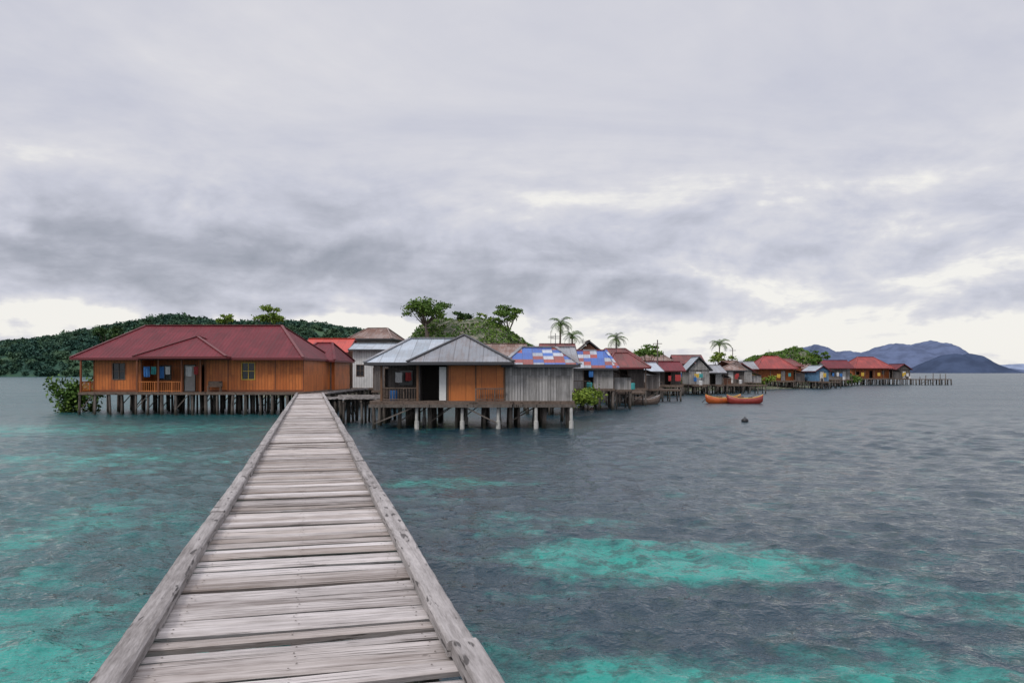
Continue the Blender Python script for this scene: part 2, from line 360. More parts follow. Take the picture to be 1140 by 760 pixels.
def house(x0,x1,y0,depth,floor,eave,ridge,kind,rmat,wmat,ops=None,porch=0.,ins=None,name='stilt_house',yaw=None,fascia=None,side=None,ov=.4,rail=False,lean=0,clutter=True):
    if yaw is None: yaw=R(-.09,.09) if y0>75 else 0.
    xm=(x0+x1)/2; w=x1-x0-2*ov; e=empty(name,(xm,y0,0),yaw); h=w/2
    platform(e,-h-.1,h+.1,0,depth,floor)
    posts(e,-h,h,.12,depth-.2,floor-.06,r=.1)
    yw=porch if porch else .15
    if ops is None:
        ops=[];k=max(1,int(w/2.6)); 
        for i in range(k):
            c=-h+w*(i+.5)/k+R(-.3,.3); ww=R(.3,.5)
            if i==k//2: ops.append((c-.4,c+.4,floor+.02,floor+1.9,R(0,1)<.35 and 'd' or 'o'))
            elif R(0,1)<.8: ops.append((c-ww,c+ww,floor+R(.8,1.1),floor+R(1.6,1.9),'w' if R(0,1)<.5 else 'o'))
    mb=MB(); wall(mb,-h,h,yw,floor+.002,eave-.02,ops); mb.obj('front_wall',wmat,e)
    mb=MB(); mb.box(-h,-h+.1,yw+.102,depth-.11,floor+.002,eave-.02); mb.box(h-.1,h,yw+.102,depth-.11,floor+.002,eave-.02); mb.box(-h,h,depth-.1,depth,floor+.002,eave-.02)
    mb.obj('side_walls',side or wmat,e)
    openings(e,ops,yw)
    if porch:
        mb=MB();n=max(2,int(w/2.2)+1)
        for i in range(n): 
            x=-h+.06+(w-.12)*i/(n-1); mb.box(x-.05,x+.05,.05,.15,floor,eave-.03)
        mb.obj('porch_posts',M['frame'],e)
        if rail: railing(e,(-h+.1,.1,0),(h*.3,.1,0),floor)
    roof(e,-h-ov,h+ov,-ov,depth+ov,eave,ridge,kind,rmat,ins,fascia,wallmat=wmat,ov=ov)
    if clutter:
        lw=R(.4,.8)*w; lx=R(-h,h-lw); platform(e,lx,lx+lw,-1.5,-.06,floor-.12,name='landing'); posts(e,lx+.1,lx+lw-.1,-1.4,-.5,floor-.16,sx=1.2,sy=.9,r=.07,name='landing_stilts')
        if R(0,1)<.6: railing(e,(lx,-1.45,0),(lx+lw*.6,-1.45,0),floor-.12,.8,step=.3,name='landing_railing')
        if R(0,1)<.7:
            q=R(lx+.2,lx+lw-.3); mb=MB(); mb.tube([(q,-.9,floor-.12),(q,-.9,floor-.06),(q,-.9,floor+.5),(q,-.9,floor+.55)],[.22,.25,.25,.2],10); mb.obj('water_drum',random.choice([bl,wh,M['fasciad'],gr]),e)
        for _ in range(random.choice([0,1,2,3])):
            cloth(e,R(lx,lx+lw-.5),-.3,floor+R(1.3,1.7),R(.35,.8),R(.5,.9),random.choice([bl,wh,rd,gr,M['yellow']]))
        if R(0,1)<.55:
            q=R(-h*.7,h*.7); mb=MB(); mb.bar((q,depth*.5,eave),(q,depth*.5,ridge+R(.8,1.8)),.05); zt=ridge+.9
            for k in range(3): mb.bar((q-.35,depth*.5,zt-.1*k),(q+.35,depth*.5,zt-.1*k),.03)
            mb.obj('antenna',M['fasciad'],e)
    if lean:
        s=1 if lean>0 else -1; L=abs(lean); a,b=(h+.12,h+L) if s>0 else (-h-L,-h-.12); zl=eave-.25; lo=zl-.55
        platform(e,a,b,.6,depth*.7,floor-.1,name='shed_floor'); posts(e,a+.1,b-.1,.7,depth*.65,floor-.16,r=.08,name='shed_stilts')
        mb=MB(); zo=lo-.03; mb.box(a,b,.7,.78,floor-.1,zo); xo=(b-.08,b) if s>0 else (a,a+.08); mb.box(xo[0],xo[1],.79,depth*.65,floor-.1,zo); mb.obj('shed_wall',random.choice([M['dark'],M['grey'],M['brown']]),e)
        zA,zB=(zl,lo) if s>0 else (lo,zl); mb=MB(); mb.add([(a-.1 if s<0 else a-.05,.3,zA-.0),(b+.1,.3,zB),(b+.1,depth*.75,zB),(a-.1 if s<0 else a-.05,depth*.75,zA)],[(0,1,2,3)]); mb.obj('shed_roof',random.choice([M['rust'],M['zincd'],M['zinc'],M['rustred']]),e)
    return e

# ================================================================== JETTY
ANG=math.atan(.2525)
jet=empty('wooden_jetty',(-.08,0,0),ANG)
LEN=63/math.cos(ANG); Zd=1.6
mb=MB(); nails=MB(); y=-7.
while y<LEN:
    w=R(.12,.205); 
    if R(0,1)<.15: w*=.65
    xa=-1.0+R(-.05,.05); xb=1.0+R(-.05,.05); sk=R(-.03,.03); th=R(.03,.045); n=14; bow=R(-.006,.010); dz=R(-.012,.012)
    ph=R(0,9);taper=R(-.2,.2); V=[];tw=R(-.009,.009)
    for i in range(n):
        t=i/(n-1); x=xa+(xb-xa)*t; ww=w*(1+taper*(t-.5)); 
        yf=y+sk*(t-.5)+.005*math.sin(ph+t*7)+R(-.004,.004); yb=yf+ww+.006*math.sin(ph*2+t*5)+R(-.003,.003)
        z=Zd+dz+bow*math.sin(math.pi*t); c=.012
        V+=[(x,yf+.012,z-th),(x,yf,z-c-tw),(x,yf+c,z-tw),(x,yb-c,z+tw),(x,yb,z-c+tw),(x,yb-.012,z-th)]
    F=[(i*6+j,i*6+(j+1)%6,(i+1)*6+(j+1)%6,(i+1)*6+j) for i in range(n-1) for j in range(6)]
    F+=[(5,4,3,2,1,0),tuple((n-1)*6+j for j in range(6))]
    F=[tuple(reversed(f)) for f in F]
    mb.add(V,F)
    if y<22:
        for sx in(-.78,-.02,.78):
            for q in(.28,.72):
                cx=sx+R(-.03,.03);cy=y+w*q; r=.007
                nails.add([(cx+r*math.cos(a*1.047),cy+r*math.sin(a*1.047),Zd+dz+bow+.009) for a in range(6)],[tuple(range(6))])
    y+=w+abs(sk)*.5+abs(taper)*w*.4+ (R(.020,.034) if R(0,1)<.85 else R(.035,.055))
o=mb.obj('planks',M['deck'],jet)
nails.obj('nails',plain('rusty_nail',(.05,.03,.02),.8),jet)
mb=MB()
for sg in(-1,1):
    y=-7.
    while y<LEN:
        L=min(R(3.8,6.2),LEN-y+.1); n=int(L/.14)+2; w0=R(.15,.175); h0=R(.10,.12); xo=sg*.955+R(-.008,.008); p1,p2,p3=R(0,9),R(0,9),R(0,9); V=[];dr=R(-.016,.016)
        for i in range(n):
            t=i/(n-1); yy=y+L*t; cx=xo+dr*(t-.5)+.006*math.sin(p1+yy*1.1)+R(-.002,.002); ww=w0*(1+.04*math.sin(p2+yy*.9))+R(-.004,.004)
            z0=Zd+.014; z1=Zd+h0+.006*math.sin(p3+yy*1.3)+R(-.002,.002); a=ww/2;c=.013
            V+=[(cx-a,yy,z0),(cx-a-R(0,.004),yy,z1-c*1.2),(cx-a+c,yy,z1),(cx+R(-.02,.02),yy,z1+.003),(cx+a-c,yy,z1-R(0,.004)),(cx+a+R(0,.004),yy,z1-c*1.2),(cx+a,yy,z0)]
        F=[(i*7+j,(i+1)*7+j,(i+1)*7+(j+1)%7,i*7+(j+1)%7) for i in range(n-1) for j in range(7)]
        F+=[tuple(range(7)),tuple((n-1)*7+6-j for j in range(7))]
        mb.add(V,F); y+=L+R(.006,.014)
mb.obj('edge_timbers',M['beam'],jet)
mb=MB()
for sx in(-.75,0,.75): mb.box(sx-.05,sx+.05,-7,LEN,Zd-.26,Zd-.085)
yy=-6.
while yy<LEN:
    mb.bar((-1.15,yy,Zd-.33),(1.15,yy,Zd-.33),.12,.12)
    for sx in(-.9,.9): 
        l=R(-.12,.12); mb.tube([(sx+l,yy+R(-.1,.1),-2),(sx,yy,Zd-.2)],[.09,.08],8)
    yy+=2.5
mb.obj('substructure',M['post'],jet)

def walkway(p,q,w,name='boardwalk',sx=None):
    p=Vector((*p,0));q=Vector((*q,0));d=q-p;L=d.length; e=empty(name,p,math.atan2(-d.x,d.y)); mb=MB();y=0
    while y<L:
        s=R(.15,.25); mb.box(-w/2+R(-.05,.05),w/2+R(-.05,.05),y,y+s,Zd-.04,Zd+R(-.01,.01)); y+=s+.02
    mb.obj('planks',M['deck'],e)
    mb=MB()
    for sg in(-1,1): mb.box(sg*(w/2-.06)-.07,sg*(w/2-.06)+.07,0,L,Zd+.02,Zd+.12)
    mb.obj('edge_timbers',M['beam'],e)
    posts(e,-w/2+.1,w/2-.1,.2,L-.2,Zd-.1,sx=sx or w,sy=1.1 if sx else 2.,brace=bool(sx),r=.1)
walkway((-15.6,63.3),(-15.4,80),2.0)
walkway((-12.1,53.2),(-8.3,53.2),4.6,sx=1.3)

# ================================================================== LEFT ORANGE HOUSE
e=empty('orange_stilt_house',(-25.1,62.3,0)); fl=1.75; ev=4.38
platform(e,-8.3,8.9,-.9,9.6,fl); posts(e,-8.2,8.8,-.8,9.4,fl-.06,sx=1.05,sy=2.1,r=.1)
mb=MB(); opsR=[(4.0,4.95,2.75,4.0,'w')]
wall(mb,1.1,8.8,0,fl+.002,ev+.1,opsR); wall(mb,-7.6,-3.9,0,fl+.002,ev+.1,[(-6.1,-5.2,2.75,3.95,'w')])
mb.obj('front_walls',M['orange'],e); openings(e,opsR,0,M['yellow']); openings(e,[(-6.1,-5.2,2.75,3.95,'w')],0,M['frame'])
mb=MB(); opsP=[(-3.3,-2.4,2.7,3.8,'w'),(-1.3,-.45,fl+.02,3.85,'d'),(.1,.8,fl+.02,3.8,'o')]
wall(mb,-3.8,1.0,1.9,fl+.002,ev+.1,opsP); mb.obj('porch_back_wall',M['orange'],e); openings(e,opsP,1.9)
mb=MB()
mb.box(-7.6,-7.5,.102,9.3,fl+.002,ev+.1); mb.box(8.7,8.8,.102,9.3,fl+.002,ev+.1); mb.box(-7.6,8.8,9.302,9.4,fl+.002,ev+.1)
mb.box(-3.9,-3.8,.102,2.0,fl+.002,ev+.1); mb.box(1.0,1.1,.102,2.0,fl+.002,ev+.1); mb.obj('side_walls',M['orange'],e)
mb=MB()
for x in(-8.2,-3.85,-2.2,-.4,1.05): mb.box(x-.06,x+.06,-.85,-.73,fl,ev)
mb.box(-8.25,-8.13,4,4.12,fl,ev)
for x in(-7.6,-3.9,1.1,2.9,6.6,8.78): mb.box(x-.04,x+.04,-.03,-.003,fl,ev)
for z in(fl+.02,): mb.box(1.1,8.8,-.025,-.004,z,z+.14); mb.box(-7.6,-3.9,-.025,-.004,z,z+.14)
mb.obj('porch_posts_and_trim',plain('dark_varnish',(.2,.06,.02),.5),e)
railing(e,(-3.8,-.78,0),(-.5,-.78,0),fl,.8,mat=M['orange2'])
railing(e,(-8.2,-.78,0),(-8.2,4,0),fl,.8,mat=M['orange2'],name='side_railing')
roof(e,-9.0,9.0,-.9,10.4,ev+.02,7.2,'hipx',M['maroon'],ins=3.3,cap=M['fascia'])
roof(e,-3.7,3.4,-1.9,5.4,ev+.1,6.15,'hipy',M['maroon'],ins=3.5,name='porch_roof',cap=M['fascia'])
mb=MB(); mb.bar((-3.8,-.5,3.75),(1.1,-.5,3.75),.015); mb.obj('clothes_line',M['fasciad'],e)
for x,w,h,c in[(-3.5,.5,.8,bl),(-2.9,.4,.6,gr),(-2.4,.5,.9,bl),(-1.8,.35,.6,wh),(-.2,.45,.75,wh),(.4,.35,.6,rd)]: cloth(e,x,-.5,3.74,w,h,c)
mb=MB()
mb.box(1.5,2.6,-.75,-.4,fl+.4,fl+.45); mb.box(1.5,2.6,-.44,-.4,fl+.45,fl+.85)
for x in(1.55,2.5): mb.box(x,x+.06,-.74,-.68,fl,fl+.4); mb.box(x,x+.06,-.46,-.41,fl,fl+.4)
mb.obj('porch_bench',M['frame'],e)

# ================================================================== CENTRE GREY HOUSE
e=empty('grey_stilt_house',(0,46.5,0)); fl=1.62; ev=3.82
platform(e,-8.2,.0,-.35,8.6,fl); platform(e,.03,3.6,-.1,7.5,fl+.0,name='side_floor')
posts(e,-8.1,-.1,.4,8.3,fl-.08,sx=1.6,sy=2.,r=.12); posts(e,.3,3.4,.6,7.3,fl-.08,sx=1.5,sy=2.2,r=.11,name='side_stilts')
mb=MB()
for x in(-5.55,-2.9,-.8,1.4,3.45):
    for yy in(-.12,3.9): mb.tube([(x,yy,-1.5),(x,yy,.45),(x,yy,.46),(x,yy,fl-.21)],[.14,.13,.095,.095],10)
mb.obj('concrete_columns',M['conc'],e)
mb=MB(); mb.bar((-8.3,-.4,fl-.28),(.0,-.4,fl-.28),.14,.18); mb.bar((0.05,-.16,fl-.28),(3.7,-.16,fl-.28),.14,.18)
for a,b in[((-8,-.3,.3),(-5.6,-.3,1.3)),((-2.8,-.3,1.3),(-.9,-.3,.35)),((-.1,.4,.4),(1.3,.4,1.2))]: mb.bar(a,b,.07)
mb.obj('front_beam',M['post'],e)
mb=MB(); mb.box(-3.75,-.42,0,.08,fl+.002,ev+.02); mb.obj('plywood_wall',M['orange2'],e)
mb=MB(); mb.box(-3.8,-3.7,-.03,-.004,fl,ev);mb.box(-.5,-.4,-.03,-.004,fl,ev);mb.box(-2.15,-2.08,-.03,-.004,fl,ev);mb.box(-3.7,-.5,-.028,-.005,ev-.1,ev)
for x in(-7.6,-5.5): mb.box(x-.06,x+.06,-.2,-.08,fl,ev)
mb.box(-7.66,-5.44,-.19,-.09,ev-.12,ev-.02)
mb.obj('wall_frame',plain('brown_timber',(.14,.07,.035),.7),e)
mb=MB(); wall(mb,-.38,3.5,0,fl-.12,ev,()); 
for i in range(22): 
    x=-.36+i*.176; mb.box(x,x+.15+R(0,.015),-.03-R(0,.02),-.004,fl-.12-R(0,.14),ev-.02-R(0,.06))
mb.obj('grey_plank_wall',M['grey'],e)
mb=MB(); mb.box(3.4,3.5,.102,7.2,fl,ev); mb.box(-7.6,3.5,7.9,8.0,fl,ev); mb.box(-7.6,-7.5,2.4,7.9,fl,ev); mb.box(-7.5,-5.5,2.4,2.5,fl,ev); mb.box(-5.5,-5.4,.1,2.5,fl,ev)
mb.obj('rear_and_side_walls',M['dark'],e)
mb=MB(); mb.box(-5.4,-3.75,1.6,1.65,fl,ev); mb.obj('interior_shade_panel',M['inner'],e)  # dark sheet stands for the shade inside the doorway
mb=MB(); mb.box(-4.25,-3.85,.02,.06,fl+.02,3.6); mb.obj('door',M['doorw'],e)
mb=MB(); mb.box(-6.9,-6.1,2.33,2.38,2.5,3.4); mb.obj('back_window',M['glass'],e)
railing(e,(-7.6,-.14,0),(-5.5,-.14,0),fl,.75); railing(e,(-2.1,-.3,0),(-.45,-.3,0),fl,.72,step=.13); railing(e,(-7.6,-.14,0),(-7.6,2.4,0),fl,.75)
roof(e,-8.5,-1.0,-.75,8.6,ev+.03,5.42,'hipx',M['zinc'],ins=2.1,fascia=M['fasciad'],cap=M['zincd'])
roof(e,-6.0,.12,-1.0,9.4,ev+.06,5.58,'hipy',M['zincd'],ins=3.6,fascia=M['fasciad'],name='front_roof',cap=M['fasciad'])
roof(e,-.6,3.95,-.5,8.2,ev-.08,4.85,'hipx',M['check'],ins=1.2,fascia=M['fasciad'],name='patchwork_roof',cap=M['zincd'])
for x,w,h,c in[(-6.9,.4,.6,wh),(-6.3,.35,.5,rd)]: cloth(e,x,.6,3.3,w,h,c)
mb=MB(); mb.tube([(-7.0,.5,fl),(-7.0,.5,fl+.05),(-7.0,.5,fl+.55),(-7.0,.5,fl+.6)],[.22,.25,.25,.2],12); mb.obj('water_drum',bl,e)

# ================================================================== OTHER HOUSES
house(-19.3,-15.5,70,8,1.7,4.35,6.0,'hipx',M['maroon'],M['orange'],porch=1.4,ins=1.2,name='porch_stilt_house',clutter=False)
house(-22.6,-17.4,85,7,1.7,5.4,7.0,'gablex',M['redb'],M['brown'],name='red_roof_house',clutter=False,yaw=0)
house(-16.6,-12.0,81,8,1.7,5.6,6.3,'gablex',M['zinc'],M['white'],name='white_board_house',ops=[(-1.5,-.8,2.9,4.0,'w'),(.2,1.0,1.72,3.7,'d')],fascia=M['fasciad'],clutter=False)
house(-20.6,-14.9,100,7,1.7,7.5,9.0,'hipx',M['rust'],M['greyh'],ins=1.6,name='two_storey_house',ops=[(-2,-1.2,5.7,6.9,'o'),(-.4,.4,5.7,6.9,'o'),(1.2,2,5.7,6.9,'w')],fascia=M['fasciad'],clutter=False)
house(-12.6,-8.8,70,6,1.7,4.0,5.2,'gabley',M['zinc'],M['dark'],fascia=M['fasciad'],clutter=False)
house(.8,5.2,62,7,1.7,4.1,5.35,'gablex',M['zincd'],M['grey'],fascia=M['fasciad'])
house(4.6,9.3,70,7,1.85,3.65,5.3,'hipx',M['check'],M['grey'],ins=.9,name='patchwork_roof_house',fascia=M['fasciad'],yaw=-.06,lean=1.6)
house(3.2,7.4,90,7,1.7,5.2,6.6,'gablex',M['rustred'],M['dark'])
house(7.0,11.2,94,7,1.7,5.3,7.0,'gabley',M['rust'],M['brown'],fascia=M['fasciad'])
house(-4.5,1.5,84,8,1.7,5.0,6.4,'gablex',M['rust'],M['grey'],fascia=M['fasciad'])
house(9.8,14.6,84,7,1.6,3.8,5.4,'hipx',M['rustred'],M['dark'],ins=1.6,porch=1.2,rail=True,lean=1.5)
house(15.2,18.9,99,6,1.5,3.4,4.5,'gablex',M['zinc'],M['grey'],yaw=.14,fascia=M['fasciad'])
house(12.0,17.5,108,7,1.7,5.0,6.6,'hipx',M['rustred'],M['brown'],ins=1.4)
house(19.6,24.4,112,7,1.5,3.5,4.8,'gablex',M['maroon'],M['dark'],porch=1.2,lean=-1.5)
house(25.6,29.4,117,8,1.5,3.6,5.6,'gabley',M['zinc'],M['grey'],fascia=M['fasciad'])
house(29.8,32.9,122,6,1.4,3.2,4.4,'gablex',M['zincd'],M['white'],porch=1.0,fascia=M['fasciad'],lean=1.4)
house(22,27,134,7,1.6,5.2,6.8,'hipx',M['rust'],M['brown'],ins=1.4)
house(33.5,38.3,130,7,1.5,3.6,5.2,'hipx',M['rust'],M['dark'],yaw=-.15,fascia=M['fasciad'])
house(29,34.5,142,7,1.6,4.8,6.4,'gablex',M['rustred'],M['grey'])
house(39,43.5,143,7,1.5,3.5,4.9,'gabley',M['rustred'],M['grey'],lean=1.8)
house(49.0,57.4,160,9,1.6,4.0,6.6,'hipx',M['red'],M['orange'],ins=2.8,porch=1.5,lean=2.)
house(59.6,62.9,157,6,1.5,3.5,4.6,'gabley',M['zinc'],M['blueb'])
house(43.5,48.,155,7,1.5,3.9,5.4,'gablex',M['zincd'],M['brown'])
house(57,63,172,7,1.6,4.6,6.3,'hipx',M['rustred'],M['orange'],ins=1.5)
house(66,71,182,7,1.6,4.0,5.4,'hipx',M['rust'],M['brown'],ins=1.6,lean=-1.8)
house(72.5,79.0,184,8,1.6,4.2,6.1,'gablex',M['maroon'],M['grey'],porch=1.2)
house(88,98.5,205,10,1.7,4.3,7.3,'hipx',M['red'],M['orange'],ins=3.2,porch=2.,name='red_roof_house',lean=2.5)
house(80.5,85.,202,7,1.6,3.7,5.1,'gabley',M['rust'],M['dark'],lean=2.)
house(102.5,107,213,7,1.6,4.0,5.5,'gabley',M['maroon'],M['dark'])
e=empty('timber_dock',(109,205,0)); platform(e,-5,4,0,3,1.5); posts(e,-5,4,.1,2.8,1.5,sx=1.4,sy=1.5,r=.14); 
mb=MB()
for x in(-4,-2.5,-.6,1.2,2.6): mb.tube([(x,0,-1),(x,0,R(2,3))],[.12,.1],6)
mb.obj('mooring_piles',M['post'],e)
for x0,x1,yy in[(15,19,90),(33,39,122),(61,66,160),(9.5,13,78)]:
    e=empty('stilt_platform',((x0+x1)/2,yy,0)); h=(x1-x0)/2; platform(e,-h,h,0,2,1.35); posts(e,-h,h,.1,1.9,1.35,sx=1.1,sy=1.6); railing(e,(-h,.05,0),(0,.05,0),1.35,.8,step=.4)
for x,yy,h in[(-10.5,97,9.2),(19,104,7.5),(41,148,7.8)]:
    mb=MB(); mb.tube([(0,0,.3),(0,0,h)],[.1,.07],8); mb.bar((-.6,0,h-.5),(.6,0,h-.5),.08); o=mb.obj('utility_pole',M['post']); o.location=(x,yy,0)

# ================================================================== TERRAIN
def nz(x,y,s,seed=0,octs=4):
    r=np.zeros_like(x); rr=np.random.default_rng(seed); a=1.;tot=0
    for o in range(octs):
        for k in range(4):
            t=rr.uniform(0,6.28);f=s*(2**o)*rr.uniform(.7,1.3); r+=a*np.sin((x*np.cos(t)+y*np.sin(t))*f+rr.uniform(0,6.28))/4
        tot+=a;a*=.5
    return r/tot*1.6
def grid(name,x0,x1,y0,y1,nx,ny,hf,mat,smooth=True):
    X,Y=np.meshgrid(np.linspace(x0,x1,nx),np.linspace(y0,y1,ny)); Z=hf(X,Y)
    V=np.stack([X,Y,Z],-1).reshape(-1,3); i=np.arange(nx*ny).reshape(ny,nx)
    F=np.stack([i[:-1,:-1],i[:-1,1:],i[1:,1:],i[1:,:-1]],-1).reshape(-1,4)
    return npmesh(name,V,F,mat,smooth)
m,g,b=newmat('rocky_ground'); n=g.noise(g.coord(),1.2,5.,.7); 
g.link(g.mix(g.rng(n,.42,.62),(.04,.07,.02),(.22,.20,.16)),b.inputs['Base Color']); b.inputs['Roughness'].default_value=.95
g.link(g.bump(n,1.,.5),b.inputs['Normal']); M['rock']=m
def hillh(cx,cy,rx,ry,h,seed,base=0.):
    def f(X,Y):
        q=((X-cx)/rx)**2+((Y-cy)/ry)**2; n_=nz(X,Y,.35,seed,4)
        return base-1.0+(h+1)*np.clip(1.05-q**.9,0,1)**.62*(1+.12*n_)+.45*n_*(q<1)
    return f
def cover(name,f,x0,x1,y0,y1,n,leaf,mat,zmin=.8,patch=.0,seed=1):
    X=rng.uniform(x0,x1,n);Y=rng.uniform(y0,y1,n);Z=f(X,Y); k=(Z>zmin)&(nz(X,Y,.6,seed)>patch); X,Y,Z=X[k],Y[k],Z[k]
    lump=.7*np.abs(nz(X,Y,1.1,seed+5,2)); C=np.stack([X,Y,Z+rng.uniform(-.1,1,len(X))*lump+.05],1)
    V,F=leafcloud(C,leaf); return npmesh(name,V,F,mat)
f1=hillh(-6.5,121,15.5,16,10.4,3); grid('rocky_hill',-24,11,103,140,120,120,f1,M['rock'])
cover('hill_shrubs',f1,-24,11,103,138,30000,.34,M['leaf'],1.2,-.1)
cover('hill_grass',f1,-24,11,103,138,16000,.26,M['leafb'],1.2,.25,seed=9)
f2=hillh(79,232,15,14,9.8,5); grid('rocky_mound',62,96,216,248,80,80,f2,M['rock'])
cover('mound_shrubs',f2,62,96,216,248,20000,.55,M['leaf'],1.,-.4,seed=4); cover('mound_grass',f2,62,96,216,248,9000,.45,M['leafb'],1.,.15,seed=14)
fi=lambda X,Y:-1.2+2.3*np.clip(1.0-((X-8-(Y-128)*.55)/40)**2-((Y-138-(X-8)*.6)/22)**2,0,1)**.5+.15*nz(X,Y,.4,8)
grid('island_ground',-40,75,98,200,140,120,fi,M['rock'])
def fh(X,Y):
    prof=np.interp(X,[-760,-520,-430,-385,-330,-300,-272,-240,-205,-180,-150,-125,-108,-80,-40],[10,18,27,31,37,41,45.5,42,44,43,41.5,37,28,10,-3])
    d=np.clip((Y-560)/90,0,1); d2=np.clip((860-Y)/160,0,1)
    return prof*np.sin(d*math.pi/2)**.75*d2**.5*(1+.13*nz(X,Y,.03,2))-1.0+0*X
grid('forested_hill',-800,-40,555,865,200,80,fh,M['leafhill'])
n=5600; X=rng.uniform(-780,-60,n);Y=560+rng.uniform(0,1,n)**1.3*150; Z=fh(X,Y); k=Z>-.2; X,Y,Z=X[k],Y[k],Z[k]; n=len(X)
big=np.clip(nz(X,Y,.05,77,3)*.8+.5,0,1); rr_=rng.uniform(1.5,3.6,n)+2.4*big*rng.uniform(0,1,n)**2; per=50
a=rng.normal(size=(n,per,3)); ln=np.linalg.norm(a,axis=2)[...,None]; a=a/ln*np.minimum(ln,1.6); a[...,2]=np.abs(a[...,2])*.85-.1
C=np.stack([X,Y,Z+rr_*rng.uniform(.0,.5,n)],1)[:,None,:]+a*rr_[:,None,None]*.60
V,F=leafcloud(C.reshape(-1,3),1.8); npmesh('forest_canopy',V,F,M['leafhill'])

def mount(name,mat,x0,x1,y,h,peaks,dep=500,seed=1,rough=.06,warp=30.,k=1.4):
    xs=[p[0] for p in peaks];zs=[p[1] for p in peaks]
    def f(X,Y):
        q=(Y-y)/dep; w=X+warp*nz(X,Y,.01*30/warp,seed+3,2)*.8
        return np.interp(w,xs,zs)*h*np.clip(1-np.abs(q)**k,0,1)*(1+rough*nz(X,Y,.02,seed)+.03*nz(X,Y,.08,seed+1))-2
    grid(name,x0,x1,y-dep,y+dep,240,61,f,mat)
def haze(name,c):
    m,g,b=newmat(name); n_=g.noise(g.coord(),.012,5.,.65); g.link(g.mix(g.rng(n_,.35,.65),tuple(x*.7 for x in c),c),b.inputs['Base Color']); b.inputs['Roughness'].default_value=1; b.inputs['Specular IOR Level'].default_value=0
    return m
mh=haze('hazy_mountain',(.115,.145,.235)); md=haze('hazy_islet',(.06,.082,.14)); mf=haze('hazy_coast',(.24,.29,.41))  # blue-grey tints paint the distance haze into the base colour
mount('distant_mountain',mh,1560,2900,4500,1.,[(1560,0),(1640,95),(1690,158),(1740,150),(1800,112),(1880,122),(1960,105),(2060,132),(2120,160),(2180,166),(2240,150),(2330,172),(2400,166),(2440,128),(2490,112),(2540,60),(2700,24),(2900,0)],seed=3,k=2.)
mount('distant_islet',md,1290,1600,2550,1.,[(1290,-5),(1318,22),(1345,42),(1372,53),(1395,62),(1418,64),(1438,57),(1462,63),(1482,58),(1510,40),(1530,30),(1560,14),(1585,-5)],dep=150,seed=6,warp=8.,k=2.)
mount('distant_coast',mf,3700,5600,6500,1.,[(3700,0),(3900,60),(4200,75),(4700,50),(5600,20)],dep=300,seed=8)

# ================================================================== VEGETATION
tree('broadleaf_tree',-12.0,114,8,12.2,3.6,1.6,M['leaf'],.30,36,95,.24)
tree('broadleaf_tree',-.9,118,7,11.7,2.5,1.9,M['leaf'],.30,22,85,.2)
tree('broadleaf_tree',-7.5,120,10,11.7,2.0,.7,M['leafd'],.3,14,60,.14)
tree('broadleaf_tree',-4.0,119,10,11.4,1.5,.7,M['leafb'],.28,10,50,.12)
tree('broadleaf_tree',-29,96,1,10.1,1.9,1.25,M['leafb'],.28,20,90,.18)
tree('broadleaf_tree',-34.8,96,1,9.7,1.2,1.0,M['leafb'],.26,12,80,.14)
tree('broadleaf_tree',-41,82,1,6.9,1.8,1.3,M['leafd'],.3,18,90,.16)
tree('broadleaf_tree',-38.5,88,1,6.9,2.4,1.2,M['leaf'],.3,18,90,.16)
tree('broadleaf_tree',88,228,1,8.,3.,1.6,M['leaf'],.5,14,70,.3)
tree('broadleaf_tree',22,128,1,6.5,2.5,1.2,M['leaf'],.35,14,80,.2)
tree('broadleaf_tree',37,140,1,5.8,2.2,1.2,M['leafb'],.35,12,70,.2)
tree('broadleaf_tree',66,176,1,5.6,2.6,1.2,M['leaf'],.4,12,80,.2)
bush('mangrove_shrub',-36.3,66,1.6,1.6,1.6,M['leaf'],2600,.26)
bush('shrub',5.4,60.5,1.5,1.1,.7,M['leafb'],1400,.20)
bush('shrub',-12.6,98,2.4,2.5,1.3,M['leafb'],1800,.3)
bush('shrub',24,124,1.8,3.,1.2,M['leaf'],1800,.3)
bush('shrub',46,150,1.6,2.,1.1,M['leafb'],1400,.35)
bush('shrub',83,195,1.6,2.2,1.2,M['leaf'],1400,.4)
palm(7.0,115,1,10.3,2.4,-.5); palm(8.9,118,1,8.6,2.1,.5); palm(17,130,1,8.8,2.3,.4); palm(44.3,170,1,9.2,3.0,-.6)

